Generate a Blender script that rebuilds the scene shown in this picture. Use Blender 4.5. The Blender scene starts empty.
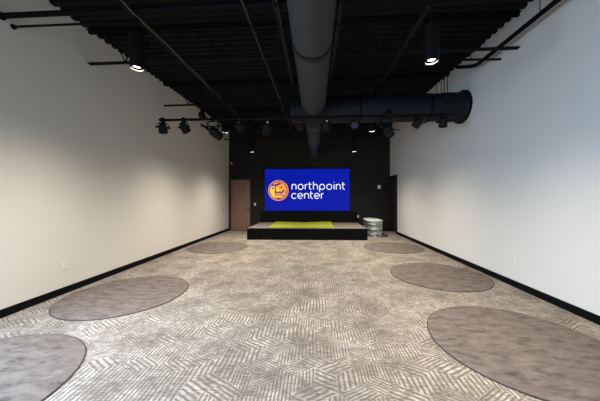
import bpy, bmesh, math, random
from math import pi, sin, cos, radians
from mathutils import Vector, Matrix

random.seed(7)
scn = bpy.context.scene
C = scn.collection

# ------------------------------------------------------------------ camera
H = 1.42
cd = bpy.data.cameras.new('camera')
cam = bpy.data.objects.new('camera', cd)
C.objects.link(cam)
cam.location = (0, 0, H)
cam.rotation_euler = (radians(90), 0, radians(1.7))
cd.sensor_width = 36
cd.lens = 15.0
cd.shift_x = -7.4 / 600
cd.shift_y = -3.2 / 600
cd.clip_start = 0.05
scn.camera = cam

# ------------------------------------------------------------------ world, light, exposure
w = bpy.data.worlds.new('world')
scn.world = w
w.use_nodes = True
bg = w.node_tree.nodes['Background']
bg.inputs[0].default_value = (0.50, 0.68, 1.0, 1)
bg.inputs[1].default_value = 1.0
scn.view_settings.view_transform = 'Standard'
scn.view_settings.look = 'None'
scn.view_settings.gamma = 1.0
scn.view_settings.use_curve_mapping = False
scn.view_settings.exposure = 0.2

def area_light(name, loc, rot, sx, sy, power, col):
    ld = bpy.data.lights.new(name, 'AREA')
    ld.shape = 'RECTANGLE'; ld.size = sx; ld.size_y = sy
    ld.energy = power; ld.color = col
    o = bpy.data.objects.new(name, ld); C.objects.link(o)
    o.location = loc; o.rotation_euler = rot
    return o
# daylight entering by the window in the left wall, just behind the frame's edge
area_light('daylight_side', (-3.74, 0.2, 1.75), (0, radians(-42), 0), 1.7, 3.0, 400, (0.44, 0.68, 1.0))
# daylight entering by the glazed rear wall
area_light('daylight_rear', (-0.3, -2.28, 1.5), (radians(68), 0, 0), 5.6, 2.0, 28, (0.62, 0.78, 1.0))

PEND_POWER = 470
PEND_COL = (1.0, 0.89, 0.74)

# ------------------------------------------------------------------ materials
def nmat(name):
    m = bpy.data.materials.new(name); m.use_nodes = True
    nt = m.node_tree
    return m, nt, nt.nodes['Principled BSDF']

def lin(c):
    return tuple((x / 12.92 if x <= 0.04045 else ((x + 0.055) / 1.055) ** 2.4) for x in [v / 255 for v in c]) + (1,)

def plain(name, rgb, rough=0.6, metal=0.0, var=0.12, scale=9.0, bump=0.0, bscale=120, spec=0.5):
    m, nt, b = nmat(name)
    base = lin(rgb)
    tc = nt.nodes.new('ShaderNodeTexCoord')
    nz = nt.nodes.new('ShaderNodeTexNoise'); nz.inputs['Scale'].default_value = scale
    nz.inputs['Detail'].default_value = 4
    nt.links.new(tc.outputs['Object'], nz.inputs['Vector'])
    mx = nt.nodes.new('ShaderNodeMix'); mx.data_type = 'RGBA'
    mx.inputs[6].default_value = tuple(v * (1 - var) for v in base[:3]) + (1,)
    mx.inputs[7].default_value = tuple(min(1, v * (1 + var)) for v in base[:3]) + (1,)
    nt.links.new(nz.outputs['Fac'], mx.inputs[0])
    nt.links.new(mx.outputs[2], b.inputs['Base Color'])
    b.inputs['Roughness'].default_value = rough
    b.inputs['Metallic'].default_value = metal
    b.inputs['Specular IOR Level'].default_value = spec
    if bump:
        n2 = nt.nodes.new('ShaderNodeTexNoise'); n2.inputs['Scale'].default_value = bscale
        nt.links.new(tc.outputs['Object'], n2.inputs['Vector'])
        bp = nt.nodes.new('ShaderNodeBump'); bp.inputs['Strength'].default_value = bump
        bp.inputs['Distance'].default_value = 0.01
        nt.links.new(n2.outputs['Fac'], bp.inputs['Height'])
        nt.links.new(bp.outputs['Normal'], b.inputs['Normal'])
    return m

def emis(name, rgb, strength=1.0, linear=False):
    m, nt, b = nmat(name)
    c = tuple(rgb) + (1,) if linear else lin(rgb)
    b.inputs['Base Color'].default_value = (0.01, 0.01, 0.01, 1)
    b.inputs['Roughness'].default_value = 0.4
    b.inputs['Emission Color'].default_value = c
    b.inputs['Emission Strength'].default_value = strength
    return m

M = {}
M['wall'] = plain('white_wall_paint', (217, 214, 205), 0.75, var=0.02, scale=1.5, bump=0.05, bscale=200, spec=0.3)
M['black_wall'] = plain('black_wall_paint', (31, 31, 27), 0.8, var=0.1, scale=2, spec=0.3)
M['deck'] = plain('black_deck_paint', (14, 14, 15), 0.8, var=0.2, scale=3, spec=0.2)
M['steel'] = plain('dark_steel_paint', (12, 12, 14), 0.7, var=0.2, scale=5, spec=0.15)
M['strut'] = plain('strut_grey_paint', (27, 27, 25), 0.55, var=0.15, scale=6)
M['pipe'] = plain('black_pipe_paint', (6, 6, 8), 0.7, var=0.15, spec=0.12)
M['base'] = plain('black_baseboard_vinyl', (7, 7, 8), 0.7, var=0.1, spec=0.12)
M['black'] = plain('matt_black_metal', (7, 7, 8), 0.6, var=0.2, spec=0.2)
M['duct_dark'] = plain('dark_duct_paint', (15, 18, 24), 0.65, var=0.12, scale=3, spec=0.25)
M['frame'] = plain('black_door_frame', (20, 17, 16), 0.45)
M['white_plastic'] = plain('white_plastic', (225, 224, 218), 0.4, var=0.02)
M['stage_black'] = plain('black_stage_board', (8, 8, 7), 0.75, var=0.15, spec=0.12)
M['stage_top'] = plain('grey_stage_carpet', (112, 104, 97), 0.95, var=0.25, scale=30, bump=0.4, bscale=400, spec=0.1)
M['cable'] = plain('black_cable_rubber', (7, 7, 7), 0.6, spec=0.2)
M['cable_tan'] = plain('tan_cable_sheath', (110, 100, 70), 0.6)
M['handle'] = plain('dark_lever_metal', (30, 28, 27), 0.35, metal=0.6)
M['glass_black'] = plain('dark_lens_glass', (10, 10, 16), 0.1, var=0.05)
M['cover'] = plain('pale_tank_cover', (190, 195, 190), 0.5, var=0.10, scale=14, bump=0.2, bscale=40)
M['lens'] = emis('lit_lamp_lens', (1.0, 0.93, 0.82), 14.0, True)
M['reflector'] = plain('pale_reflector', (200, 198, 190), 0.4, var=0.02)
M['red_led'] = emis('red_indicator', (235, 60, 80), 0.25)
M['blue_led'] = emis('blue_lens', (50, 50, 150), 0.12)
M['white_led'] = emis('white_indicator', (220, 225, 220), 0.6)
M['window_glass'], _nt, _b = nmat('window_glass')
_b.inputs['Transmission Weight'].default_value = 1.0
_b.inputs['Roughness'].default_value = 0.0
_b.inputs['IOR'].default_value = 1.05

def mat_duct():
    m, nt, b = nmat('spiral_duct_paint')
    tc = nt.nodes.new('ShaderNodeTexCoord')
    sep = nt.nodes.new('ShaderNodeSeparateXYZ'); nt.links.new(tc.outputs['Object'], sep.inputs[0])
    w_ = nt.nodes.new('ShaderNodeMath'); w_.operation = 'MULTIPLY'; w_.inputs[1].default_value = 2 * pi / 0.115
    nt.links.new(sep.outputs['Y'], w_.inputs[0])
    s_ = nt.nodes.new('ShaderNodeMath'); s_.operation = 'SINE'; nt.links.new(w_.outputs[0], s_.inputs[0])
    p_ = nt.nodes.new('ShaderNodeMath'); p_.operation = 'POWER'; p_.inputs[1].default_value = 6
    nt.links.new(s_.outputs[0], p_.inputs[0])
    bp = nt.nodes.new('ShaderNodeBump'); bp.inputs['Strength'].default_value = 0.15; bp.inputs['Distance'].default_value = 0.01
    nt.links.new(p_.outputs[0], bp.inputs['Height']); nt.links.new(bp.outputs[0], b.inputs['Normal'])
    nz = nt.nodes.new('ShaderNodeTexNoise'); nz.inputs['Scale'].default_value = 2.5
    nt.links.new(tc.outputs['Object'], nz.inputs['Vector'])
    mx = nt.nodes.new('ShaderNodeMix'); mx.data_type = 'RGBA'
    mx.inputs[6].default_value = lin((45, 45, 44)); mx.inputs[7].default_value = lin((53, 53, 51))
    nt.links.new(nz.outputs['Fac'], mx.inputs[0]); nt.links.new(mx.outputs[2], b.inputs['Base Color'])
    b.inputs['Roughness'].default_value = 0.65
    b.inputs['Specular IOR Level'].default_value = 0.3
    return m
M['duct'] = mat_duct()

def mat_carpet():
    m, nt, b = nmat('patterned_carpet')
    N, L = nt.nodes, nt.links
    def math_(op, a, bb=None, c=None):
        n = N.new('ShaderNodeMath'); n.operation = op
        for i, v in enumerate((a, bb, c)):
            if v is None: continue
            if isinstance(v, (int, float)): n.inputs[i].default_value = v
            else: L.new(v, n.inputs[i])
        return n.outputs[0]
    def vm(op, a, bb=None, out=0):
        n = N.new('ShaderNodeVectorMath'); n.operation = op
        for i, v in enumerate((a, bb)):
            if v is None: continue
            if isinstance(v, tuple): n.inputs[i].default_value = v
            else: L.new(v, n.inputs[i])
        return n.outputs[out]
    geo = N.new('ShaderNodeNewGeometry')
    pos = vm('MULTIPLY', geo.outputs['Position'], (1, 1, 0))
    # slight waver, as in woven pile
    nzw = N.new('ShaderNodeTexNoise'); nzw.inputs['Scale'].default_value = 5; L.new(pos, nzw.inputs['Vector'])
    wv = vm('SCALE', vm('SUBTRACT', nzw.outputs['Color'], (0.5, 0.5, 0.5))); wv.node.inputs['Scale'].default_value = 0.025
    pos = vm('ADD', pos, vm('MULTIPLY', wv, (1, 1, 0)))
    S = 0.19
    wx, wy = S * math.sqrt(3), S * 3
    hx, hy = wx / 2, wy / 2
    def wrap(v):
        n = N.new('ShaderNodeVectorMath'); n.operation = 'WRAP'
        L.new(v, n.inputs[0]); n.inputs[1].default_value = (hx, hy, 1); n.inputs[2].default_value = (-hx, -hy, -1)
        return n.outputs[0]
    A = wrap(pos)
    B = wrap(vm('ADD', pos, (hx, hy, 0)))
    da = vm('DOT_PRODUCT', A, A, 1); db = vm('DOT_PRODUCT', B, B, 1)
    sel = math_('LESS_THAN', db, da)
    mx = N.new('ShaderNodeMix'); mx.data_type = 'VECTOR'; L.new(sel, mx.inputs[0]); L.new(A, mx.inputs[4]); L.new(B, mx.inputs[5])
    g = mx.outputs[1]
    cell = vm('SUBTRACT', pos, g)
    cell = vm('ADD', cell, (0.05, 0.05, 0.0))
    cell = vm('SNAP', cell, (0.1, 0.1, 0.1))
    wn = N.new('ShaderNodeTexWhiteNoise'); L.new(cell, wn.inputs['Vector'])
    rnd = math_('FLOOR', math_('MULTIPLY', wn.outputs['Value'], 6))
    sp = N.new('ShaderNodeSeparateXYZ'); L.new(g, sp.inputs[0])
    ang = math_('ARCTAN2', sp.outputs['Y'], sp.outputs['X'])          # -pi..pi
    # vertices at 30+60k degrees. the hexagon is split in 3 rhombi; the random number turns the split by 60 degrees
    turn = math_('MODULO', rnd, 2)
    a0 = math_('SUBTRACT', ang, pi / 6)
    a0 = math_('SUBTRACT', a0, math_('MULTIPLY', turn, pi / 3))
    a0 = math_('ADD', a0, 4 * pi)
    k = math_('FLOOR', math_('DIVIDE', a0, 2 * pi / 3))
    base = math_('ADD', math_('MULTIPLY', k, 2 * pi / 3), math_('ADD', math_('MULTIPLY', turn, pi / 3), pi / 6))
    bv = math_('LESS_THAN', math_('ABSOLUTE', math_('COSINE', base)), 0.1)
    av = math_('LESS_THAN', math_('ABSOLUTE', math_('COSINE', math_('ADD', base, 2 * pi / 3))), 0.1)
    wn2 = N.new('ShaderNodeTexWhiteNoise'); L.new(vm('ADD', cell, (7.7, 3.1, 0)), wn2.inputs['Vector'])
    flip = math_('GREATER_THAN', wn2.outputs['Value'], math_('SUBTRACT', math_('ADD', 0.5, math_('MULTIPLY', bv, 0.3)), math_('MULTIPLY', av, 0.3)))
    theta = math_('ADD', base, math_('MULTIPLY', flip, 2 * pi / 3))   # stripe direction
    # perpendicular coordinate, measured in world position so stripes line up between cells
    px = math_('MULTIPLY', sp.outputs['X'], math_('SINE', theta))
    py = math_('MULTIPLY', sp.outputs['Y'], math_('COSINE', theta))
    d = math_('SUBTRACT', px, py)
    wn3 = N.new('ShaderNodeTexWhiteNoise'); L.new(vm('ADD', cell, (1.7, 9.1, 0)), wn3.inputs['Vector'])
    cnt = math_('ADD', math_('FLOOR', math_('MULTIPLY', wn3.outputs['Value'], 3)), 4)
    st = math_('COSINE', math_('MULTIPLY', math_('MULTIPLY', d, cnt), 2 * pi / (S * 0.866)))
    st = math_('MULTIPLY', math_('ADD', st, 0.25), 1.8)
    cl = N.new('ShaderNodeClamp'); L.new(math_('ADD', math_('MULTIPLY', st, 0.5), 0.5), cl.inputs[0])
    stripe = cl.outputs[0]
    # fading of the stripes
    nf = N.new('ShaderNodeTexNoise'); nf.inputs['Scale'].default_value = 2.3; nf.inputs['Detail'].default_value = 5; nf.inputs['Roughness'].default_value = 0.65
    L.new(pos, nf.inputs['Vector'])
    fr = N.new('ShaderNodeMapRange'); fr.inputs[1].default_value = 0.36; fr.inputs[2].default_value = 0.62
    fr.inputs[3].default_value = 0.22; fr.inputs[4].default_value = 1.0
    L.new(nf.outputs['Fac'], fr.inputs[0])
    fac = math_('MULTIPLY', stripe, fr.outputs[0])
    n3 = N.new('ShaderNodeTexNoise'); n3.inputs['Scale'].default_value = 70; n3.inputs['Detail'].default_value = 3; L.new(pos, n3.inputs['Vector'])
    n4 = N.new('ShaderNodeTexNoise'); n4.inputs['Scale'].default_value = 16; n4.inputs['Detail'].default_value = 4; n4.inputs['Roughness'].default_value = 0.7; L.new(pos, n4.inputs['Vector'])
    r4 = N.new('ShaderNodeMapRange'); r4.inputs[1].default_value = 0.38; r4.inputs[2].default_value = 0.6; r4.inputs[3].default_value = 0.25; r4.inputs[4].default_value = 1.0
    L.new(n4.outputs['Fac'], r4.inputs[0])
    fac = math_('MULTIPLY', fac, r4.outputs[0])
    fac = math_('MULTIPLY', fac, math_('ADD', math_('MULTIPLY', n3.outputs['Fac'], 1.2), 0.4))
    mpx = N.new('ShaderNodeMapping'); mpx.inputs['Scale'].default_value = (12, 75, 1); L.new(pos, mpx.inputs[0])
    n5 = N.new('ShaderNodeTexNoise'); n5.inputs['Scale'].default_value = 1; n5.inputs['Detail'].default_value = 2; L.new(mpx.outputs[0], n5.inputs['Vector'])
    fac = math_('ADD', fac, math_('MULTIPLY', math_('SUBTRACT', n5.outputs['Fac'], 0.5), 0.9))
    c1 = N.new('ShaderNodeClamp'); L.new(fac, c1.inputs[0])
    dk = N.new('ShaderNodeMix'); dk.data_type = 'RGBA'
    dk.inputs[6].default_value = lin((82, 74, 68)); dk.inputs[7].default_value = lin((122, 112, 102))
    L.new(nf.outputs['Fac'], dk.inputs[0])
    cm = N.new('ShaderNodeMix'); cm.data_type = 'RGBA'
    L.new(dk.outputs[2], cm.inputs[6]); cm.inputs[7].default_value = lin((184, 177, 166)); L.new(c1.outputs[0], cm.inputs[0])
    L.new(cm.outputs[2], b.inputs['Base Color'])
    b.inputs['Roughness'].default_value = 0.95
    b.inputs['Specular IOR Level'].default_value = 0.15
    bp = N.new('ShaderNodeBump'); bp.inputs['Strength'].default_value = 0.5; bp.inputs['Distance'].default_value = 0.006
    L.new(math_('ADD', math_('MULTIPLY', c1.outputs[0], 0.6), n3.outputs['Fac']), bp.inputs['Height']); L.new(bp.outputs[0], b.inputs['Normal'])
    return m
M['carpet'] = mat_carpet()

def mat_rug():
    m, nt, b = nmat('plush_rug_pile')
    N, L = nt.nodes, nt.links
    geo = N.new('ShaderNodeNewGeometry')
    mp = N.new('ShaderNodeMapping'); mp.inputs['Scale'].default_value = (1.0, 2.4, 1); mp.inputs['Rotation'].default_value = (0, 0, 0.6)
    L.new(geo.outputs['Position'], mp.inputs[0])
    nz = N.new('ShaderNodeTexNoise'); nz.inputs['Scale'].default_value = 5; nz.inputs['Detail'].default_value = 8; nz.inputs['Roughness'].default_value = 0.7
    L.new(mp.outputs[0], nz.inputs['Vector'])
    cr = N.new('ShaderNodeValToRGB')
    cr.color_ramp.elements[0].position = 0.30; cr.color_ramp.elements[0].color = lin((60, 54, 50))
    cr.color_ramp.elements[1].position = 0.66; cr.color_ramp.elements[1].color = lin((120, 110, 103))
    e = cr.color_ramp.elements.new(0.47); e.color = lin((101, 92, 86))
    L.new(nz.outputs['Fac'], cr.inputs[0]); L.new(cr.outputs[0], b.inputs['Base Color'])
    n2 = N.new('ShaderNodeTexNoise'); n2.inputs['Scale'].default_value = 160; L.new(geo.outputs['Position'], n2.inputs['Vector'])
    bp = N.new('ShaderNodeBump'); bp.inputs['Strength'].default_value = 0.5; bp.inputs['Distance'].default_value = 0.006
    L.new(n2.outputs['Fac'], bp.inputs['Height']); L.new(bp.outputs[0], b.inputs['Normal'])
    b.inputs['Roughness'].default_value = 0.9
    b.inputs['Specular IOR Level'].default_value = 0.2
    return m
M['rug'] = mat_rug()
M['rug_edge'] = plain('rug_binding', (58, 50, 46), 0.9)

def mat_wood(name, ca, cb):
    m, nt, b = nmat(name)
    N, L = nt.nodes, nt.links
    tc = N.new('ShaderNodeTexCoord')
    mp = N.new('ShaderNodeMapping'); mp.inputs['Scale'].default_value = (14, 14, 0.9)
    L.new(tc.outputs['Object'], mp.inputs[0])
    nz = N.new('ShaderNodeTexNoise'); nz.inputs['Scale'].default_value = 1.6; nz.inputs['Detail'].default_value = 7; nz.inputs['Distortion'].default_value = 0.6
    L.new(mp.outputs[0], nz.inputs['Vector'])
    mx = N.new('ShaderNodeMix'); mx.data_type = 'RGBA'; mx.inputs[6].default_value = lin(ca); mx.inputs[7].default_value = lin(cb)
    L.new(nz.outputs['Fac'], mx.inputs[0]); L.new(mx.outputs[2], b.inputs['Base Color'])
    b.inputs['Roughness'].default_value = 0.5
    return m
M['wood'] = mat_wood('brown_door_wood', (112, 84, 66), (150, 118, 96))
M['wood_red'] = mat_wood('red_brown_door_wood', (60, 30, 24), (92, 50, 40))

def mat_galv():
    m, nt, b = nmat('galvanised_steel')
    N, L = nt.nodes, nt.links
    tc = N.new('ShaderNodeTexCoord')
    vo = N.new('ShaderNodeTexVoronoi'); vo.inputs['Scale'].default_value = 22; L.new(tc.outputs['Object'], vo.inputs['Vector'])
    mx = N.new('ShaderNodeMix'); mx.data_type = 'RGBA'; mx.inputs[6].default_value = lin((148, 154, 150)); mx.inputs[7].default_value = lin((182, 188, 184))
    L.new(vo.outputs['Color'], mx.inputs[0]); L.new(mx.outputs[2], b.inputs['Base Color'])
    b.inputs['Metallic'].default_value = 0.65; b.inputs['Roughness'].default_value = 0.42
    return m
M['galv'] = mat_galv()

def mat_turf():
    m, nt, b = nmat('artificial_turf')
    N, L = nt.nodes, nt.links
    geo = N.new('ShaderNodeNewGeometry')
    nz = N.new('ShaderNodeTexNoise'); nz.inputs['Scale'].default_value = 12; nz.inputs['Detail'].default_value = 5; L.new(geo.outputs['Position'], nz.inputs['Vector'])
    mx = N.new('ShaderNodeMix'); mx.data_type = 'RGBA'; mx.inputs[6].default_value = lin((132, 146, 18)); mx.inputs[7].default_value = lin((176, 186, 46))
    L.new(nz.outputs['Fac'], mx.inputs[0]); L.new(mx.outputs[2], b.inputs['Base Color'])
    b.inputs['Roughness'].default_value = 0.8
    return m
M['turf'] = mat_turf()

def mat_screen():
    m, nt, b = nmat('led_screen_blue')
    N, L = nt.nodes, nt.links
    tc = N.new('ShaderNodeTexCoord')
    nz = N.new('ShaderNodeTexNoise'); nz.inputs['Scale'].default_value = 1.2; L.new(tc.outputs['Object'], nz.inputs['Vector'])
    mx = N.new('ShaderNodeMix'); mx.data_type = 'RGBA'; mx.inputs[6].default_value = lin((1, 14, 142)); mx.inputs[7].default_value = lin((3, 28, 166))
    L.new(nz.outputs['Fac'], mx.inputs[0]); L.new(mx.outputs[2], b.inputs['Emission Color'])
    b.inputs['Emission Strength'].default_value = 1.0
    b.inputs['Base Color'].default_value = (0.004, 0.004, 0.008, 1)
    b.inputs['Roughness'].default_value = 0.7
    b.inputs['Specular IOR Level'].default_value = 0.15
    return m
M['screen'] = mat_screen()
M['text'] = emis('screen_white', (240, 244, 252), 0.95)
M['logo_o'] = emis('screen_orange', (250, 150, 28), 1.0)
M['logo_y'] = emis('screen_yellow', (255, 198, 36), 1.0)
M['logo_p'] = emis('screen_purple', (76, 14, 110), 1.0)

# ------------------------------------------------------------------ mesh helpers
def box(bm, x0, x1, y0, y1, z0, z1, bev=0.0):
    r = bmesh.ops.create_cube(bm, size=1)
    vs = r['verts']
    for v in vs:
        v.co = Vector(((x0 + x1) / 2 + v.co.x * (x1 - x0), (y0 + y1) / 2 + v.co.y * (y1 - y0), (z0 + z1) / 2 + v.co.z * (z1 - z0)))
    if bev:
        es = list({e for v in vs for e in v.link_edges})
        bmesh.ops.bevel(bm, geom=es, offset=bev, segments=2, affect='EDGES')

def frame_of(d):
    d = d.normalized()
    up = Vector((0, 0, 1)) if abs(d.z) < 0.95 else Vector((1, 0, 0))
    u = d.cross(up).normalized(); v = u.cross(d).normalized()
    return u, v

def tube(bm, pts, r, n=10, caps=True, closed=False):
    pts = [Vector(p) for p in pts]
    rings = []
    m = len(pts)
    rr = r if isinstance(r, (list, tuple)) else [r] * m
    for i, p in enumerate(pts):
        if closed: d = pts[(i + 1) % m] - pts[i - 1]
        elif i == 0: d = pts[1] - p
        elif i == m - 1: d = p - pts[i - 1]
        else: d = (pts[i + 1] - p).normalized() + (p - pts[i - 1]).normalized()
        u, v = frame_of(d)
        rings.append([bm.verts.new(p + (u * cos(2 * pi * k / n) + v * sin(2 * pi * k / n)) * rr[i]) for k in range(n)])
    for i in range(m if closed else m - 1):
        a, b = rings[i], rings[(i + 1) % m]
        for k in range(n):
            bm.faces.new((a[k], a[(k + 1) % n], b[(k + 1) % n], b[k]))
    if caps and not closed:
        bm.faces.new(rings[0]); bm.faces.new(list(reversed(rings[-1])))

def lathe(bm, prof, n=40, mtx=None):
    """profile of (radius, z); rotated about Z, then transformed"""
    rings = []
    for (r, z) in prof:
        if r < 1e-6: rings.append([bm.verts.new((0, 0, z))])
        else: rings.append([bm.verts.new((r * cos(2 * pi * k / n), r * sin(2 * pi * k / n), z)) for k in range(n)])
    for a, b in zip(rings, rings[1:]):
        for k in range(n):
            k2 = (k + 1) % n
            if len(a) == 1 and len(b) == 1: continue
            if len(a) == 1: bm.faces.new((a[0], b[k], b[k2]))
            elif len(b) == 1: bm.faces.new((a[k], a[k2], b[0]))
            else: bm.faces.new((a[k], a[k2], b[k2], b[k]))
    if mtx is not None:
        bmesh.ops.transform(bm, matrix=mtx, verts=[v for r in rings for v in r])

def obj(name, bm, mat, parent=None, smooth=False, loc=None):
    bmesh.ops.recalc_face_normals(bm, faces=bm.faces)
    me = bpy.data.meshes.new(name); bm.to_mesh(me); bm.free()
    me.materials.append(mat)
    if smooth:
        me.shade_smooth()
        try: me.set_sharp_from_angle(angle=radians(38))
        except Exception: pass
    o = bpy.data.objects.new(name, me); C.objects.link(o)
    if loc is not None: o.location = loc
    if parent is not None: o.parent = parent
    return o

def tag(o, label, cat, group=None):
    o['label'] = label; o['category'] = cat
    if group: o['group'] = group
    return o

def thing(name, label, cat, loc=(0, 0, 0), group=None):
    o = bpy.data.objects.new(name, None); C.objects.link(o)
    o.location = loc; o.empty_display_size = 0.1
    return tag(o, label, cat, group)

def struct(name, bm, mat, parent=None):
    o = obj(name, bm, mat, parent)
    if parent is None: o['kind'] = 'structure'
    return o

def copy_tree(o, parent=None):
    c = o.copy(); C.objects.link(c); c.parent = parent
    for ch in list(o.children): copy_tree(ch, c)
    return c

NB = bmesh.new

# ------------------------------------------------------------------ the room
XL, XR = -3.69, 3.17
YB, YF = 10.65, -2.3
def roof(x, y): return 4.027 + 0.028 * y + 0.0207 * (x + 3.69)
def chord(x, y): return roof(x, y) - 0.55

bm = NB(); box(bm, XL - .15, XR + .15, YF - .15, YB + .15, -0.1, 0)
struct('floor', bm, M['carpet'])

# left wall with a window opening outside the view
bm = NB()
wy0, wy1, wz0, wz1 = -1.4, 1.8, 0.8, 2.7
box(bm, XL - .15, XL, wy1, YB, 0, 4.6)
box(bm, XL - .15, XL, YF, wy0, 0, 4.6)
box(bm, XL - .15, XL, wy0, wy1, 0, wz0)
box(bm, XL - .15, XL, wy0, wy1, wz1, 4.6)
struct('wall_left', bm, M['wall'])
bm = NB()
box(bm, XL - .13, XL - .07, wy0, wy1, wz0, wz0 + .05); box(bm, XL - .13, XL - .07, wy0, wy1, wz1 - .05, wz1)
for yy in (wy0, 0.17, wy1 - .05): box(bm, XL - .13, XL - .07, yy, yy + .05, wz0 + .05, wz1 - .05)
wf = struct('window_1', bm, M['frame'])

# right wall with a doorway near the far corner
dy0, dy1, dz1 = 9.79, 10.57, 2.22
bm = NB()
box(bm, XR, XR + .25, YF, dy0 - .03, 0, 4.75)
box(bm, XR, XR + .25, dy1 + .03, YB, 0, 4.75)
box(bm, XR, XR + .25, dy0 - .03, dy1 + .03, dz1 + .03, 4.75)
struct('wall_right', bm, M['wall'])

bm = NB(); box(bm, XL - .15, XR + .25, YB, YB + .15, 0, 4.8)
struct('wall_back', bm, M['black_wall'])

# rear wall: glazed front
bm = NB()
box(bm, XL - .15, XR + .25, YF - .15, YF, 0, 0.45)
box(bm, XL - .15, XR + .25, YF - .15, YF, 2.6, 4.6)
box(bm, XL - .15, -3.2, YF - .15, YF, 0.45, 2.6)
box(bm, 2.7, XR + .25, YF - .15, YF, 0.45, 2.6)
struct('wall_rear', bm, M['wall'])
bm = NB()
for xx in (-3.2, -1.75, -0.3, 1.15, 2.64): box(bm, xx, xx + .06, YF - .12, YF - .06, 0.45, 2.6)
box(bm, -3.14, 2.64, YF - .12, YF - .06, 0.45, 0.5); box(bm, -3.14, 2.64, YF - .12, YF - .06, 2.55, 2.6)
struct('window_2', bm, M['frame'])

# corrugated deck
bm = NB()
prev = None
per = 0.152
y = YF - .1
rows = []
while y < YB + .1:
    for fy, dz in ((0.0, 0.0), (0.42, 0.0), (0.54, 0.04), (0.88, 0.04)):
        yy = y + fy * per
        rows.append((yy, dz))
    y += per
vr = []
for yy, dz in rows:
    a = bm.verts.new((XL - .05, yy, roof(XL - .05, yy) + dz)); b = bm.verts.new((XR + .05, yy, roof(XR + .05, yy) + dz))
    c = bm.verts.new((XR + .05, yy, roof(XR + .05, yy) + dz + .06)); d = bm.verts.new((XL - .05, yy, roof(XL - .05, yy) + dz + .06))
    vr.append((a, b, c, d))
for p, q in zip(vr, vr[1:]):
    for k in range(4):
        bm.faces.new((p[k], p[(k + 1) % 4], q[(k + 1) % 4], q[k]))
bm.faces.new(vr[0]); bm.faces.new(vr[-1])
struct('ceiling', bm, M['deck'])

# baseboards
def baseboard(name, x0, x1, y0, y1):
    bm = NB(); box(bm, x0, x1, y0, y1, 0, 0.1, 0.003); struct(name, bm, M['base'])
baseboard('baseboard_left', XL, XL + .015, YF, YB - .015)
baseboard('baseboard_right', XR - .015, XR, YF, dy0 - .09)
baseboard('baseboard_back', -2.68, XR - .02, YB - .015, YB)
baseboard('baseboard_rear', XL + .02, XR - .02, YF, YF + .015)

# left door, in the back wall
def door_leaf_back():
    x0, x1, zt = -3.59, -2.78, 2.16
    root = bpy.data.objects.new('door_1', None); C.objects.link(root); root.location = (x0, YB, 0)
    root['kind'] = 'structure'
    T = Matrix.Translation(-Vector(root.location))
    def add(name, bm, mat, parent=root, smooth=False):
        bmesh.ops.transform(bm, matrix=T, verts=bm.verts)
        return obj(name, bm, mat, parent, smooth)
    bm = NB(); box(bm, x0, x1, YB - .045, YB - .004, 0.008, zt, 0.003); leaf = add('door_leaf', bm, M['wood'])
    bm = NB()
    box(bm, x0 - .07, x0 - .005, YB - .06, YB - .001, 0, zt + .07, .003); box(bm, x1 + .005, x1 + .07, YB - .06, YB - .001, 0, zt + .07, .003)
    box(bm, x0 - .005, x1 + .005, YB - .06, YB - .001, zt + .005, zt + .07, .003)
    add('door_frame', bm, M['frame'])
    bm = NB()
    lathe(bm, [(0, 0), (.028, 0), (.028, .01), (.01, .012), (.01, .05), (0, .05)], 16, Matrix.Translation((x1 - .07, YB - .045, .93)) @ Matrix.Rotation(radians(90), 4, 'X'))
    tube(bm, [(x1 - .07, YB - .088, .93), (x1 - .13, YB - .09, .93), (x1 - .18, YB - .088, .925)], .009, 8)
    add('door_handle', bm, M['handle'], smooth=True)
    bm = NB()
    for zz in (.25, 1.08, 1.9): tube(bm, [(x0 - .002, YB - .05, zz - .05), (x0 - .002, YB - .05, zz + .05)], .007, 8)
    add('hinge', bm, M['handle'])
door_leaf_back()

# right door, in the right wall
root = bpy.data.objects.new('door_2', None); C.objects.link(root); root.location = (XR, dy0, 0); root['kind'] = 'structure'
T = Matrix.Translation(-Vector(root.location))
bm = NB(); box(bm, XR + .12, XR + .165, dy0 + .035, dy1 - .035, .008, dz1 - .035, .003)
bmesh.ops.transform(bm, matrix=T, verts=bm.verts); obj('door_leaf', bm, M['wood_red'], root)
bm = NB()
box(bm, XR - .02, XR + .2, dy0 - .03, dy0 + .03, 0, dz1 + .03); box(bm, XR - .02, XR + .2, dy1 - .03, dy1 + .03, 0, dz1 + .03)
box(bm, XR - .02, XR + .2, dy0 + .03, dy1 - .03, dz1 - .03, dz1 + .03)
box(bm, XR - .02, XR - .001, dy0 - .08, dy0 - .03, 0, dz1 + .08); box(bm, XR - .02, XR - .001, dy0 - .03, dy1 + .03, dz1 + .03, dz1 + .08)
bmesh.ops.transform(bm, matrix=T, verts=bm.verts); obj('door_frame', bm, M['frame'], root)
bm = NB(); tube(bm, [(XR + .12, dy0 + .1, .95), (XR + .06, dy0 + .1, .95), (XR + .06, dy0 + .2, .95)], .009, 8)
bmesh.ops.transform(bm, matrix=T, verts=bm.verts); obj('door_handle', bm, M['handle'], root)

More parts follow.
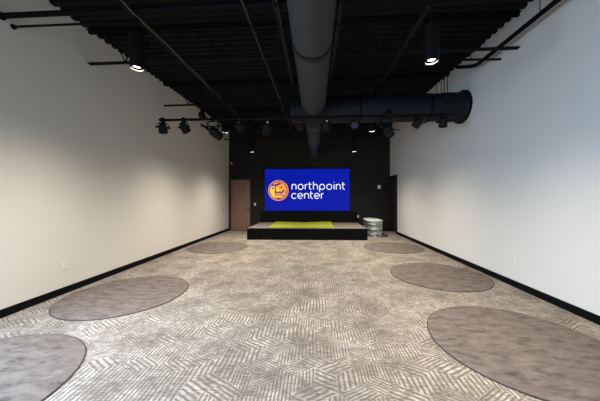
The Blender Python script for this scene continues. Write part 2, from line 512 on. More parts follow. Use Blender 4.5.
# ------------------------------------------------------------------ roof joists
for i, yj in enumerate([10.05, 8.02, 6.0, 3.975, 1.95, -0.08]):
    ds = ['closest to the black stage wall', 'second out from the black stage wall', 'just behind the cross duct',
          'just beyond the two front pendant lamps', 'nearer than the front pendant lamps', 'nearest at the top edge of the photo'][i]
    t = thing('roof_joist', 'dark open-web roof joist, ' + ds, 'joist', (XL, yj, chord(XL, yj)), 'open-web joists under the metal deck')
    off = Vector(t.location)
    def P(x, dz, dy=0): return Vector((x, yj + dy, chord(x, yj) + dz)) - off
    a, b = XL + .004, XR - .004
    def bar(bm, dz0, dz1, dya, dyb):
        vs = []
        for x in (a, b):
            vs.append([bm.verts.new(P(x, dz, dy)) for dy, dz in ((dya, dz0), (dyb, dz0), (dyb, dz1), (dya, dz1))])
        for k in range(4): bm.faces.new((vs[0][k], vs[0][(k + 1) % 4], vs[1][(k + 1) % 4], vs[1][k]))
        bm.faces.new(vs[0]); bm.faces.new(vs[1])
    bm = NB(); bar(bm, 0, .005, -.034, -.007); bar(bm, .005, .03, -.012, -.007); bar(bm, 0, .005, .007, .034); bar(bm, .005, .03, .007, .012)
    obj('bottom_chord', bm, M['steel'], t)
    bm = NB(); bar(bm, .538, .546, -.055, -.012); bar(bm, .495, .546, -.018, -.012); bar(bm, .538, .546, .012, .055); bar(bm, .495, .546, .012, .018)
    obj('top_chord', bm, M['steel'], t)
    bm = NB()
    n = 12; step = (b - a - .7) / n
    for k in range(n):
        x0 = a + .35 + k * step
        tube(bm, [P(x0, .52), P(x0 + step / 2, .02)], .011, 6); tube(bm, [P(x0 + step / 2, .02), P(x0 + step, .52)], .011, 6)
    obj('web', bm, M['steel'], t)

# ------------------------------------------------------------------ struts running to the back wall, under the joists
def zs(x, y): return chord(x, y) - .024
def strut(x, label, name='strut_channel', y0=YF + .02, y1=9.9, wdt=.021):
    bm = NB()
    L = y1 - y0; t0 = zs(x, y0); t1 = zs(x, y1)
    for (xa, xb, za, zb) in ((-wdt, -wdt + .006, -.02, .02), (wdt - .006, wdt, -.02, .02), (-wdt + .006, wdt - .006, .014, .02)):
        vs = []
        for yy, zz in ((y0, t0), (y1, t1)):
            vs.append([bm.verts.new((xx, yy - y0, zz - t0 + dz)) for xx, dz in ((xa, za), (xb, za), (xb, zb), (xa, zb))])
        for k in range(4): bm.faces.new((vs[0][k], vs[0][(k + 1) % 4], vs[1][(k + 1) % 4], vs[1][k]))
        bm.faces.new(vs[0]); bm.faces.new(vs[1])
    o = obj(name, bm, M['strut'], None, loc=(x, y0, t0))
    tag(o, label, 'strut', 'long struts running toward the stage under the joists')
XPL, XPR = -2.12, 1.32
strut(XPL, 'long grey channel strut carrying the left row of pendant lamps')
strut(XPR, 'long grey channel strut carrying the right row of pendant lamps')
strut(-.44, 'grey channel strut running close along the left side of the main duct', wdt=.025)
strut(.30, 'dark channel strut running close along the right side of the main duct')

bm = NB(); tube(bm, [(0, YF + .05 - YF, 0), (0, 9.9 - YF, .028 * 9.9 - .028 * (YF + .05))], .018, 10)
o = obj('conduit', bm, M['strut'], None, True, (-.80, YF, zs(-.8, YF) - .001))
tag(o, 'long straight grey conduit between left pendant strut and main duct', 'conduit', 'conduits under the joists')

# thin conduits crossing the room
bm = NB()
pts = [(-1.98, 3.3, 0), (-1.0, 3.3, .01), (.2, 3.3, .03), (.95, 3.3, .045), (1.15, 3.28, .06), (1.29, 3.2, .11)]
tube(bm, [(p[0] + 1.98, p[1] - 3.3, p[2]) for p in pts], .009, 8)
o = obj('conduit', bm, M['steel'], None, True, (-1.98, 3.15, 3.558))
tag(o, 'thin bent conduit crossing behind the two front pendant lamps', 'conduit', 'conduits under the joists')
bm = NB(); tube(bm, [(0, 0, 0), (1.45, 0, .03)], .014, 10); tube(bm, [(0, 0, 0), (.012, 0, 0)], .03, 12)
o = obj('conduit', bm, M['pipe'], None, True, (XL + .001, 2.95, 3.505))
tag(o, 'thin black conduit sticking out of left wall nearest the photo corner', 'conduit', 'conduits under the joists')
bm = NB(); tube(bm, [(0, 0, 0), (-.62, 0, 0)], .019, 10); tube(bm, [(-.5, 0, 0), (-.5, 0, .36)], .006, 6)
o = obj('conduit', bm, M['pipe'], None, True, (XR - .001, 4.36, 3.775))
tag(o, 'short black conduit stub leaving the right wall below the sprinkler pipe', 'conduit', 'conduits under the joists')

# pipe along the right wall
bm = NB()
pp = [(2.98, YF + .01, 3.80), (2.98, 4.60, 3.852)]
pts = [Vector(p) for p in pp] + [Vector((2.96, 4.69, 3.853)), Vector((2.88, 4.74, 3.853)), Vector((2.66, 4.75, 3.85))]
tube(bm, pts, .033, 14)
tube(bm, [(2.66, 4.75, 3.85), (2.62, 4.75, 3.87), (2.605, 4.75, 3.92), (2.60, 4.75, 4.25)], .03, 12)
for yy in (1.2, 3.4): tube(bm, [(2.98, yy, 3.84), (2.98, yy, 4.18)], .006, 6)
o = obj('sprinkler_pipe', bm, M['pipe'], None, True)
tag(o, 'thick black pipe running along the top of the right wall with an elbow', 'pipe')

# cable along the left pendant strut
bm = NB()
tube(bm, [(-2.06 + .015 * sin(k * 1.3), 2.2 + k * .2, zs(-2.06, 2.2 + k * .2) - .035 - .014 * abs(sin(k * .8))) for k in range(14)], .006, 6)
o = obj('cable', bm, M['cable_tan'], None, True)
tag(o, 'thin tan cable strapped along the left pendant strut', 'cable')

# ------------------------------------------------------------------ ducts
def duct(name, label, prof, mtx, mat, collars, cmat, straps=()):
    loc = mtx.to_translation()
    t = thing(name, label, 'duct', loc)
    R = mtx.to_3x3().to_4x4()
    bm = NB(); lathe(bm, prof, 56, R); obj('duct_body', bm, mat, t, True)
    for (r, z0, z1) in collars:
        bm = NB(); lathe(bm, [(r - .012, z0), (r, z0), (r, z1), (r - .012, z1), (r - .012, z0)], 56, R); obj('collar', bm, cmat, t, True)
    for (p0, p1) in straps:
        bm = NB(); tube(bm, [Vector(p0) - loc, Vector(p1) - loc], .006, 6); obj('hanger_rod', bm, M['black'], t)
    return t
RY = Matrix.Rotation(radians(-90), 4, 'X')   # lathe z -> +y
DZ = 3.32
dm = duct('main_duct', 'large round grey spiral duct running from the camera toward the stage', [(0, 0), (.24, 0), (.24, 7.3), (.17, 7.3), (0, 7.3)],
     Matrix.Translation((-.03, YF + .05, DZ)) @ RY, M['duct'], [(.252, 2.98 - YF - .05, 3.06 - YF - .05), (.247, .6, .64), (.247, 7.22, 7.3)], M['duct_dark'],
     [((-.29, 3.02, DZ), (-.29, 3.02, 3.66)), ((.23, 3.02, DZ), (.23, 3.02, 3.66))])
RX = Matrix.Rotation(radians(90), 4, 'Y')    # lathe z -> +x
# cross duct
XC0 = -.52; LC = XR - .003 - XC0
prof = [(0, 0), (.27, 0), (.285, .03), (.285, LC - .5), (.30, LC - .46), (.30, LC - .10), (.325, LC - .07), (.34, LC - .04), (.34, LC), (0, LC)]
duct('cross_duct', 'wide dark round duct crossing from the main duct into the right wall', prof,
     Matrix.Translation((XC0, 5.46, DZ - .005)) @ Matrix.Rotation(radians(-.6), 4, 'Y') @ RX, M['duct_dark'],
     [(.297, LC - .78, LC - .74), (.292, 1.45, 1.49), (.345, LC - .05, LC)], M['pipe'],
     [((.9, 5.46, DZ + .26), (.9, 5.46, 4.2)), ((2.72, 5.46, DZ + .29), (2.72, 5.46, 4.25)), ((2.62, 5.46, DZ + .29), (2.62, 5.46, 4.25))])
duct('branch_duct', 'slim grey duct stepping down behind the cross duct above the screen', [(0, 0), (.2, 0), (.2, .6), (.19, .62), (.19, 2.7), (.16, 2.74), (.16, 4.88), (0, 4.88)],
     Matrix.Translation((-.03, 5.765, 3.235)) @ RY, M['duct'], [(.21, 0.02, .08), (.205, .58, .64), (.2, 2.64, 2.72)], M['duct_dark'])

# ------------------------------------------------------------------ pendant lamps
ZB = 2.95   # lamp underside
def pendant(x, y, label):
    top = zs(x, y) - .022
    t = thing('pendant_lamp', label, 'pendant lamp', (x, y, ZB), 'black cylinder pendant lamps')
    bm = NB()
    lathe(bm, [(0, .41), (.07, .41), (.076, .404), (.076, 0), (.071, 0), (.069, .004), (.069, .068)], 32)
    obj('lamp_housing', bm, M['black'], t, True)
    bm = NB(); lathe(bm, [(.0685, .004), (.0685, .018), (.066, .018), (.0655, .004), (.0685, .004)], 32); obj('trim_ring', bm, M['reflector'], t, True)
    bm = NB(); lathe(bm, [(.068, .019), (.041, .034), (.041, .037), (.0685, .037), (.0685, .019), (.068, .019)], 32); obj('baffle', bm, M['black'], t, True)
    bm = NB(); lathe(bm, [(0, .032), (.040, .032), (.040, .036), (0, .036)], 32); obj('lens', bm, M['lens'], t)
    bm = NB(); tube(bm, [(0, 0, .41), (0, 0, top - ZB)], .008, 8); lathe(bm, [(0, top - ZB), (.03, top - ZB), (.03, top - ZB - .03), (0, top - ZB - .03)], 16)
    obj('stem', bm, M['black'], t)
    return t
def spot(x, y, k=1.0, col=PEND_COL):
    ld = bpy.data.lights.new('lamp_light', 'SPOT'); ld.energy = PEND_POWER * k; ld.color = col
    ld.spot_size = radians(150); ld.spot_blend = 1.0; ld.shadow_soft_size = .04
    # beam profile of a wide flood: falls off with the square of the cosine
    ld.use_nodes = True; nt = ld.node_tree; em_ = nt.nodes['Emission']
    tc = nt.nodes.new('ShaderNodeTexCoord'); sp = nt.nodes.new('ShaderNodeSeparateXYZ'); nt.links.new(tc.outputs['Normal'], sp.inputs[0])
    ab = nt.nodes.new('ShaderNodeMath'); ab.operation = 'ABSOLUTE'; nt.links.new(sp.outputs['Z'], ab.inputs[0])
    pw = nt.nodes.new('ShaderNodeMath'); pw.operation = 'POWER'; pw.inputs[1].default_value = 2.0; nt.links.new(ab.outputs[0], pw.inputs[0])
    nt.links.new(pw.outputs[0], em_.inputs['Strength'])
    o = bpy.data.objects.new('lamp_light', ld); C.objects.link(o); o.location = (x, y, ZB + .001)
rows_ = [(0.15, 'overhead nearest the camera', 0.75), (2.92, 'in the front pair near the top of the photo', 1.0), (5.84, 'in the middle pair by the cross duct', 1.0), (8.4, 'in the far pair near the stage', 1.0)]
for (yy, d, k) in rows_:
    for (xx, side) in ((XPL, 'left'), (XPR, 'right')):
        if yy == 2.92 and side == 'right': yy = 2.87
        pendant(xx, yy, 'black pendant lamp, the %s one %s' % (side, d))
        spot(xx, yy, k)

# ------------------------------------------------------------------ lighting pipe and stage lights
YP, ZP = 4.85, 2.945
bm = NB(); tube(bm, [(0, 0, 0), (XR - XL - .008, 0, .15)], .03, 14); tube(bm, [(0, 0, 0), (.01, 0, 0)], .045, 14)
o = obj('wall_pipe', bm, M['pipe'], None, True, (XL + .004, 2.83, 3.552)); tag(o, 'thick dark pipe crossing the room at the top edge, entering the left wall', 'pipe')
t = thing('lighting_pipe', 'long black horizontal pipe carrying the stage lights, slung with cables', 'pipe', (-3.07, YP, ZP))
bm = NB(); tube(bm, [(0, 0, 0), (5.68, 0, .045)], .024, 12); obj('pipe', bm, M['pipe'], t, True)
bm = NB()
random.seed(3)
pts = []
for k in range(72):
    x = k * .08
    pts.append((x, -.02 - .01 * sin(k), -.005 - .022 * abs(sin(k * .55)) + .045 * x / 5.68))
tube(bm, pts, .011, 6)
tube(bm, [(p[0], .028 + .008 * sin(i * 1.7), p[2] + .028 + .008 * sin(i * .9)) for i, p in enumerate(pts)], .008, 6)
obj('power_cable', bm, M['cable'], t, True)
for x in (-2.21, -.62, 1.42, 2.5):
    bm = NB(); zt = chord(x, 5.02)
    tube(bm, [(x + 3.07 - .03, 0, .02), (x + 3.07 - .03, 0, zt - ZP + .02)], .008, 6)
    tube(bm, [(x + 3.07 + .03, 0, .02), (x + 3.07 + .03, 0, zt - ZP + .02)], .008, 6)
    tube(bm, [(x + 3.07 - .045, 0, .06), (x + 3.07 + .045, 0, .06)], .014, 8)
    tube(bm, [(x + 3.07 - .045, 0, zt - ZP + .01), (x + 3.07 + .045, .17, zt - ZP + .01)], .012, 8)
    obj('drop_hanger', bm, M['black'], t)
for x in (-2.21, 1.42):
    bm = NB(); lathe(bm, [(0, -.05), (.06, -.05), (.085, -.03), (.085, .03), (.06, .05), (0, .05)], 20, Matrix.Translation((x + 3.07, 0, .07)) @ Matrix.Rotation(radians(70), 4, 'Y'))
    obj('cable_reel', bm, M['cable'], t, True)
bm = NB()
tube(bm, [(5.0 + k * .035, -.03, -.04 - .07 * sin(pi * k / 9) ** 2) for k in range(10)], .007, 6)
tube(bm, [(5.32 + k * .03, -.03, -.02 - .10 * sin(pi * k / 8) ** 2) for k in range(9)], .007, 6)
tube(bm, [(4.75 + k * .03, -.03, -.02 - .05 * sin(pi * k / 8) ** 2) for k in range(9)], .007, 6)
obj('slack_cable', bm, M['cable'], t, True)

def par_can(px, label, drop=.0, pan=0, tilt=35, s=1.0, led=None, ring=None):
    """LED par light: clamp, yoke, can; hangs from the pipe. tilt = degrees the beam dips from horizontal (towards the stage)"""
    x = (px - 314.8) / 250 * YP / (1 + (px - 314.8) / 250 * .03)
    zp = ZP + .045 * (x + 3.07) / 5.68
    t = thing('stage_light', label, 'stage light', (x, YP, zp), 'stage lights on the black pipe')
    bm = NB()
    box(bm, -.028, .028, -.038, .038, -.045, -.026, .004); box(bm, -.028, .028, -.042, -.029, -.045, .03, .003); box(bm, -.028, .028, .029, .042, -.045, .03, .003)
    box(bm, -.028, .028, -.04, .04, .028, .038, .003)
    tube(bm, [(0, 0, -.045), (0, 0, -.06 - drop)], .012, 8)
    obj('clamp', bm, M['black'], t)
    zc = -.145 - drop
    bm = NB()
    pz = Matrix.Rotation(radians(pan), 4, 'Z')
    w_ = .105 * s
    pts = [(-w_, 0, zc), (-w_, 0, zc + .05), (-w_ * .7, 0, -.062 - drop), (w_ * .7, 0, -.062 - drop), (w_, 0, zc + .05), (w_, 0, zc)]
    tube(bm, [pz @ Vector(p) for p in pts], .009, 6)
    for sx in (-1, 1): tube(bm, [pz @ Vector((sx * w_ * .8, 0, zc)), pz @ Vector((sx * (w_ + .03), 0, zc))], .018, 10)
    obj('yoke', bm, M['black'], t, True)
    Rm = Matrix.Translation((0, 0, zc)) @ pz @ Matrix.Rotation(radians(-90 - tilt), 4, 'X')
    bm = NB()
    r = .082 * s
    lathe(bm, [(0, -.09 * s), (r * .55, -.09 * s), (r * .7, -.075 * s), (r * .86, -.03 * s), (r, 0), (r, .085 * s), (r * 1.08, .09 * s), (r * 1.08, .11 * s), (r * .95, .11 * s), (r * .95, .09 * s)], 24, Rm)
    for k in range(6):  # cooling fins on the back
        a = k * pi / 3
        tube(bm, [Rm @ Vector((r * .5 * cos(a), r * .5 * sin(a), -.095 * s)), Rm @ Vector((r * .97 * cos(a), r * .97 * sin(a), -.01))], .006, 5)
    body = obj('can_body', bm, M['black'], t, True)
    bm = NB(); lathe(bm, [(0, .092 * s), (r * .94, .092 * s), (r * .94, .088 * s), (0, .088 * s)], 24, Rm)
    obj('lens', bm, ring or M['glass_black'], t)
    if led:
        bm = NB()
        lathe(bm, [(0, 0), (.014, 0), (.014, .006), (0, .006)], 10, Rm @ Matrix.Translation((.0, -.02, -.098 * s)) )
        obj('indicator', bm, led, t)
    return t
par_can(163, 'small black stage light at the far left end of the pipe', pan=25, tilt=50, s=.95)
par_can(184, 'small black stage light, second from the left end of the pipe', pan=-15, tilt=40, s=.95)
par_can(240, 'dark stage light with a red glow, right of the left cable reel', tilt=20, s=.9, led=M['red_led'])
par_can(267, 'dark stage light halfway between left cable reel and main duct', drop=.04, tilt=45, s=1.1, pan=20, led=M['white_led'])
par_can(300, 'dark stage light just left of the main duct', tilt=10, s=.85, led=M['red_led'])
par_can(326, 'dark stage light just right of the main duct', drop=.02, pan=15, tilt=45, s=.95, led=M['white_led'])
par_can(354, 'dark stage light with a blue lens turned to the camera', tilt=150, s=.85, ring=M['blue_led'])
par_can(418, 'small black stage light hanging before the cross duct', drop=-.02, pan=35, tilt=40, s=.9)
par_can(443, 'small black stage light at the right end of the pipe', drop=-.02, pan=-20, tilt=60, s=.9)

def profile_light(px, label, mirror=1):
    """drum shaped light in a square hanging frame, with a bent side arm"""
    x = (px - 314.8) / 250 * YP / (1 + (px - 314.8) / 250 * .03)
    zp = ZP + .045 * (x + 3.07) / 5.68
    t = thing('profile_spotlight', label, 'stage light', (x, YP, zp), 'stage lights on the black pipe')
    bm = NB(); box(bm, -.028, .028, -.04, .04, -.045, -.026, .004); box(bm, -.028, .028, -.042, -.03, -.045, .03); box(bm, -.028, .028, .03, .042, -.045, .03)
    box(bm, -.028, .028, -.04, .04, .028, .038); obj('clamp', bm, M['black'], t)
    bm = NB()
    for sx in (-1, 1): box(bm, sx * .10 - .01, sx * .10 + .01, -.012, .012, -.22, -.04)
    box(bm, -.10, .10, -.012, .012, -.055, -.04); box(bm, -.10, .10, -.012, .012, -.15, -.138)
    obj('yoke', bm, M['black'], t)
    Rm = Matrix.Translation((.04 * mirror, 0, -.27)) @ Matrix.Rotation(radians(-30 * mirror), 4, 'Z') @ Matrix.Rotation(radians(-115), 4, 'X')
    bm = NB(); lathe(bm, [(0, -.12), (.05, -.12), (.08, -.09), (.09, -.04), (.09, .06), (.075, .08), (.075, .12), (.085, .125), (.085, .14), (.07, .14), (.07, .12)], 24, Rm)
    obj('lamp_housing', bm, M['black'], t, True)
    bm = NB(); lathe(bm, [(0, .125), (.07, .125), (.07, .12), (0, .12)], 24, Rm); obj('lens', bm, M['glass_black'], t)
    bm = NB(); tube(bm, [(-.24, -.02, -.10), (-.18, -.02, -.13), (-.10, -.03, -.20), (.04, -.09, -.27), (.26, -.03, -.28)], [.016, .016, .02, .012, .007], 8)
    obj('side_arm', bm, M['black'], t, True)
profile_light(213, 'large black spotlight with a side bar, beside the left cable reel')
profile_light(386, 'large black spotlight with a side bar, near the right cable reel', 1)

# ------------------------------------------------------------------ stage, riser, screen
t = thing('stage_platform', 'low black stage platform with a grey carpeted top against the back wall', 'stage', (-2.27, 8.31, 0))
bm = NB(); box(bm, 0, 4.01, 0, 2.3, 0, .375, .006); obj('platform_body', bm, M['stage_black'], t)
bm = NB(); box(bm, .01, 4.0, .012, 2.3, .376, .386); obj('carpet_top', bm, M['stage_top'], t)
bm = NB(); box(bm, 0, 4.01, 0, .15, 0, .445, .006)
o = obj('stage_riser', bm, M['stage_black'], None, loc=(-2.27, 10.3, .387)); tag(o, 'long low black panel standing at the back of the stage under the screen', 'riser')

SX0, SX1, SZ0, SZ1, SY = -2.13, 1.475, .845, 2.625, 10.55
t = thing('led_screen', 'wide blue screen reading northpoint center with a round orange emblem', 'screen', (SX0, SY, SZ0))
bm = NB(); box(bm, 0, SX1 - SX0, .004, .095, 0, SZ1 - SZ0, .004); obj('screen_housing', bm, M['black'], t)
bm = NB(); box(bm, .01, SX1 - SX0 - .01, 0, .003, .01, SZ1 - SZ0 - .01); obj('display_panel', bm, M['screen'], t)

def at(px, py):  # image pixel -> (x, z) relative to the screen's corner (measuring aid for layout)
    return ((px - 314.8) / 250 * SY - SX0, H - (py - 197.3) / 250 * SY - SZ0)
def arc(cx, cy, r, a0, a1, n=14, rx=None):
    rx = rx or r
    return [(cx + rx * cos(radians(a0 + (a1 - a0) * k / n)), cy + r * sin(radians(a0 + (a1 - a0) * k / n))) for k in range(n + 1)]
def letter(ch):
    if ch == 'n': return .8, [[(0, 0), (0, 1)], [(0, .5)] + arc(.4, .6, .4, 180, 0) + [(.8, 0)]]
    if ch == 'h': return .8, [[(0, 0), (0, 1.5)], [(0, .5)] + arc(.4, .6, .4, 180, 0) + [(.8, 0)]]
    if ch == 'o': return 1.0, [arc(.5, .5, .5, 0, 360, 28)]
    if ch == 'r': return .36, [[(0, 0), (0, 1)], [(0, .5)] + arc(.42, .58, .42, 180, 90)]
    if ch == 't': return .46, [[(.08, 1.42), (.08, .38)] + arc(.46, .38, .38, 180, 270), [(-.10, 1), (.48, 1)]]
    if ch == 'p': return 1.0, [arc(.5, .5, .5, 0, 360, 28), [(0, .5), (0, -.48)]]
    if ch == 'i': return .06, [[(.04, 0), (.04, 1)], [(.04, 1.36), (.04, 1.46)]]
    if ch == 'c': return .86, [arc(.5, .5, .5, 45, 315, 22)]
    if ch == 'e': return 1.0, [[(.02, .5), (1, .5)] + arc(.5, .5, .5, 0, 310, 24)]
def ribbon(bm, pts, hw, z, th):
    n = len(pts); L_, R_ = [], []
    for i in range(n):
        a = Vector(pts[max(i - 1, 0)]); b = Vector(pts[min(i + 1, n - 1)])
        d = (b - a).normalized(); nn = Vector((-d.y, d.x))
        p = Vector(pts[i]); L_.append(p + nn * hw); R_.append(p - nn * hw)
    for i in range(n - 1):
        q = [L_[i], L_[i + 1], R_[i + 1], R_[i]]
        bot = [bm.verts.new((v.x, z, v.y)) for v in q]; top = [bm.verts.new((v.x, z - th, v.y)) for v in q]
        bm.faces.new(bot); bm.faces.new(top)
        for k in range(4): bm.faces.new((bot[k], bot[(k + 1) % 4], top[(k + 1) % 4], top[k]))
def word(bm, s, x0, z0, u, gap):
    x = x0
    for ch in s:
        wd, strokes = letter(ch)
        for st in strokes: ribbon(bm, [(x + a * u, z0 + b * u) for a, b in st], .082 * u, -.0005, .002)
        x += (wd + gap) * u
    return x
U = .215
xa, za = at(291.9, 189.4)
def write(text, x0, z0, gap):
    x = x0
    for ch in text:
        bm = NB(); word(bm, ch, x, z0, U, 0); obj('letter', bm, M['text'], t)
        x += (letter(ch)[0] + gap) * U
write('northpoint', xa, za, .40)
xa2, za2 = at(291.6, 198.5)
write('center', xa2, za2, .34)
# emblem
cx, cz = at(278.2, 190.5); R0 = .435
def disc(bm, pts, y0, th=.0015):
    a = [bm.verts.new((p[0], y0, p[1])) for p in pts]; b = [bm.verts.new((p[0], y0 - th, p[1])) for p in pts]
    bm.faces.new(a); bm.faces.new(b)
    for k in range(len(pts)): bm.faces.new((a[k], a[(k + 1) % len(pts)], b[(k + 1) % len(pts)], b[k]))
em = NB(); ribbon(em, arc(cx, cz, R0 - .02, 0, 360, 48), .018, -.0005, .002); em_o = obj('emblem_ring', em, M['logo_o'], t)
em = NB(); disc(em, arc(cx, cz, R0 - .03, 0, 352, 44), -.0001, .0003); obj('emblem_backing', em, M['logo_p'], t)
em = NB(); disc(em, arc(cx, cz, R0 - .078, 0, 352, 44), -.0005); em_d = obj('emblem_disc', em, M['logo_o'], t)
def EP(l): return [(cx + a * R0, cz + b * R0) for a, b in l]
em = NB()
disc(em, EP([(-.80, .22), (-.62, .50), (-.38, .44), (-.36, -.45), (-.36, -.72), (-.62, -.55), (-.84, -.1)]), -.0021)
disc(em, EP([(-.22, .34), (-.02, .34), (-.02, .12), (.22, .12), (.22, -.12), (-.22, -.12)]), -.0021)
disc(em, EP([(-.2, -.62), (.22, -.62), (.3, -.5), (-.26, -.5)]), -.0021)
obj('emblem_highlight', em, M['logo_y'], t)
em = NB()
disc(em, EP([(-.62, .58), (-.25, .62), (.05, .76), (.32, .74), (.2, .6), (-.1, .46), (-.25, .46), (-.25, -.34), (-.36, -.34), (-.36, .42), (-.68, .44)]), -.0037)
disc(em, EP([(-.66, .26), (-.56, .34), (-.44, .24), (-.52, .12), (-.64, .14)]), -.0037)
disc(em, EP([(.16, .34), (.32, .42), (.38, .26), (.24, .2)]), -.0037)
disc(em, EP([(-.22, -.02), (-.05, -.16), (.12, -.02), (.24, -.16), (.42, 0), (.5, .1), (.6, .02), (.46, -.2), (.26, -.3), (.08, -.22), (-.1, -.3), (-.25, -.2)]), -.0037)
disc(em, EP([(-.36, -.4), (.42, -.4), (.56, -.52), (.5, -.6), (.4, -.48), (-.36, -.48)]), -.0037)
disc(em, EP([(-.22, -.72), (.26, -.72), (.26, -.82), (-.1, -.84)]), -.0037)
disc(em, EP([(.62, -.1), (.72, -.04), (.76, -.16), (.66, -.24)]), -.0037)
obj('emblem_marks', em, M['logo_p'], t)

# turf mat
t = thing('turf_mat', 'bright yellow-green artificial grass mat lying on the stage', 'mat', (-1.6, 8.5, .387))
MW, MD = 2.26, 1.74
def bulge(u, v): # the mat lies uneven, its far corners curl up a little
    return .012 + .02 * max(0, v - .7) / .3 * (abs(u - .45) * 2) ** 1.5 + .006 * sin(u * 9) * v
bm = NB()
nx, ny = 30, 20
top = [[bm.verts.new((MW * i / nx, MD * j / ny, bulge(i / nx, j / ny))) for i in range(nx + 1)] for j in range(ny + 1)]
bot = [[bm.verts.new((MW * i / nx, MD * j / ny, .001)) for i in range(nx + 1)] for j in range(ny + 1)]
for j in range(ny):
    for i in range(nx):
        bm.faces.new((top[j][i], top[j][i + 1], top[j + 1][i + 1], top[j + 1][i])); bm.faces.new((bot[j][i], bot[j + 1][i], bot[j + 1][i + 1], bot[j][i + 1]))
for i in range(nx):
    bm.faces.new((bot[0][i], bot[0][i + 1], top[0][i + 1], top[0][i])); bm.faces.new((bot[ny][i], top[ny][i], top[ny][i + 1], bot[ny][i + 1]))
for j in range(ny):
    bm.faces.new((bot[j][0], top[j][0], top[j + 1][0], bot[j + 1][0])); bm.faces.new((bot[j][nx], bot[j + 1][nx], top[j + 1][nx], top[j][nx]))
obj('mat_base', bm, M['turf'], t)
bm = NB()
random.seed(5)
for k in range(9000):
    u, v = random.random(), random.random()
    x, yv, z = u * MW, v * MD, bulge(u, v) - .002
    a = random.random() * 2 * pi; hh = random.uniform(.014, .03); w2 = .003
    lx, ly = random.uniform(-.01, .01), random.uniform(-.01, .01)
    bm.faces.new((bm.verts.new((x - w2 * cos(a), yv - w2 * sin(a), z)), bm.verts.new((x + w2 * cos(a), yv + w2 * sin(a), z)), bm.verts.new((x + lx, yv + ly, z + hh))))
o = obj('grass_blades', bm, M['turf'], t); o['kind'] = 'stuff'

# ------------------------------------------------------------------ galvanised stock tank
def stadium(w_, l_, n=14):
    r = w_ / 2; s = l_ / 2 - r; out = []
    for k in range(n + 1): out.append((r * cos(pi * k / n), s + r * sin(pi * k / n)))
    for k in range(n + 1): out.append((-r * cos(pi * k / n), -s - r * sin(pi * k / n)))
    return out
t = thing('stock_tank', 'oval galvanised steel tank with a pale cover, right of the stage', 'tank', (2.17, 9.47, 0))
bm = NB()
lv = [(.03, 0), (.0, .0), (-.0, .02), (-.012, .10), (.004, .12), (-.010, .14), (-.008, .27), (.008, .29), (-.006, .31), (-.004, .44), (.010, .46), (-.002, .48), (.0, .545), (.018, .55), (.024, .562), (.018, .575), (0, .577), (-.014, .57), (-.02, .55)]
rings = []
for off, z in lv[1:]:
    rings.append([bm.verts.new((x, y_, z)) for x, y_ in stadium(.54 + 2 * off, 1.22 + 2 * off)])
for a, b in zip(rings, rings[1:]):
    n = len(a)
    for k in range(n): bm.faces.new((a[k], a[(k + 1) % n], b[(k + 1) % n], b[k]))
bm.faces.new(rings[0])
obj('tank_body', bm, M['galv'], t, True)
bm = NB()
a = [bm.verts.new((x, y_, .574)) for x, y_ in stadium(.565, 1.245)]; b = [bm.verts.new((x, y_, .592)) for x, y_ in stadium(.565, 1.245)]; c = [bm.verts.new((x, y_, .602)) for x, y_ in stadium(.50, 1.18)]
n = len(a)
for p, q in ((a, b), (b, c)):
    for k in range(n): bm.faces.new((p[k], p[(k + 1) % n], q[(k + 1) % n], q[k]))
bm.faces.new(c); bm.faces.new(a); obj('tank_cover', bm, M['cover'], t)
bm = NB(); tube(bm, [(0.02, -.60, .07), (.02, -.65, .07)], .026, 12); obj('drain_plug', bm, M['black'], t)

# ------------------------------------------------------------------ round rugs
def rug(x, y, label, r=.805):
    t = thing('round_rug', label, 'rug', (x, y, 0.0005), 'round taupe rugs')
    bm = NB(); lathe(bm, [(0, .0), (r - .012, .0), (r - .008, .008), (r - .02, .011), (0, .011)], 96); obj('pile', bm, M['rug'], t, True)
    bm = NB(); lathe(bm, [(r - .007, 0), (r, .0), (r + .002, .005), (r - .002, .009), (r - .007, .009), (r - .007, 0)], 96); obj('edge_binding', bm, M['rug_edge'], t, True)
rug(-2.70, 1.70, 'round plush rug in the lower left corner, looking grey-blue')
rug(-2.745, 3.59, 'round taupe plush rug beside the left wall, middle of the left row')
rug(-2.73, 7.02, 'round taupe plush rug by the left wall near the brown door')
rug(1.985, 2.50, 'largest-looking round taupe rug at the lower right')
rug(2.245, 4.63, 'round taupe plush rug beside the right wall, middle of the right row', .825)
rug(2.21, 7.17, 'round taupe plush rug on the right in front of the steel tank')

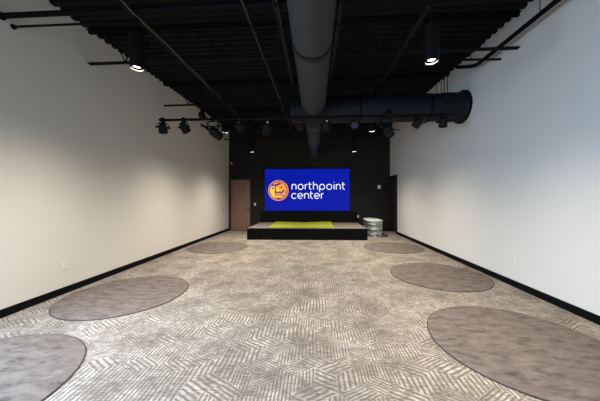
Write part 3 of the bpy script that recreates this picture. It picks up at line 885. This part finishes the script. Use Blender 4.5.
# ------------------------------------------------------------------ wall fittings
def plate(name, label, cat, loc, face, w_=.075, h_=.12, slot=None, mat=None):
    """face 'y-' looks toward the camera, 'x+' sits on the left wall, 'x-' on the right wall"""
    t = thing(name, label, cat, loc)
    rot = {'y-': 0, 'x+': radians(90), 'x-': radians(-90)}[face]
    t.rotation_euler = (0, 0, rot)
    bm = NB(); box(bm, -w_ / 2, w_ / 2, -.009, -.001, -h_ / 2, h_ / 2, .003); obj('cover_plate', bm, mat or M['white_plastic'], t)
    if slot == 'rocker':
        bm = NB(); box(bm, -.017, .017, -.013, -.009, -.033, .033, .002); obj('rocker', bm, M['white_plastic'], t)
    elif slot == 'socket':
        for dz in (-.028, .028):
            bm = NB(); box(bm, -.017, .017, -.012, -.009, dz - .018, dz + .018, .003); s = obj('socket', bm, M['white_plastic'], t)
            bm = NB(); box(bm, -.008, -.005, -.0128, -.0121, dz - .006, dz + .008); box(bm, .005, .008, -.0128, -.0121, dz - .006, dz + .008); obj('slots', bm, M['black'], s)
    elif slot == 'dome':
        bm = NB(); lathe(bm, [(0, .04), (.02, .035), (.032, .018), (.034, 0), (0, 0)], 16, Matrix.Translation((0, -.009, 0)) @ Matrix.Rotation(radians(90), 4, 'X')); obj('dome', bm, M['white_plastic'], t, True)
    return t
K = YB / 250
plate('light_switch', 'small white light switch on the black wall beside the brown door', 'light switch', ((254.6 - 314.8) * K, YB, H - (204.3 - 197.3) * K), 'y-', slot='rocker')
plate('control_panel', 'small square white control plate on the black wall above the steel tank', 'control panel', ((378.6 - 314.8) * K, YB, H + (197.3 - 187) * K), 'y-', .13, .15, slot='rocker')
plate('power_outlet', 'small white outlet on the black wall at the right end of the riser', 'outlet', ((357.6 - 314.8) * K, YB, H - (216.3 - 197.3) * K), 'y-', slot='socket')
plate('power_outlet', 'white outlet low on the left wall above the middle rug', 'outlet', (XL, 3.58, H - (265.5 - 197.3) / 250 * 3.69), 'x+', slot='socket')
plate('power_outlet', 'white outlet low on the right wall above the baseboard', 'outlet', (XR, 4.05, H - (263 - 197.3) / 250 * 3.95), 'x-', slot='socket')
plate('wall_button', 'small dark button plate on the left wall near the brown door', 'wall button', (XL, 9.9, .92), 'x+', .06, .09, slot='rocker', mat=M['black'])
plate('motion_sensor', 'small white sensor high on the black wall above the brown door', 'sensor', (-3.58, YB, H + 34.3 * K), 'y-', .07, .07, slot='dome')
plate('motion_sensor', 'small white sensor at the far top corner of the left wall', 'sensor', (XL, 10.55, H + 44.5 * K), 'x+', .06, .06, slot='dome')
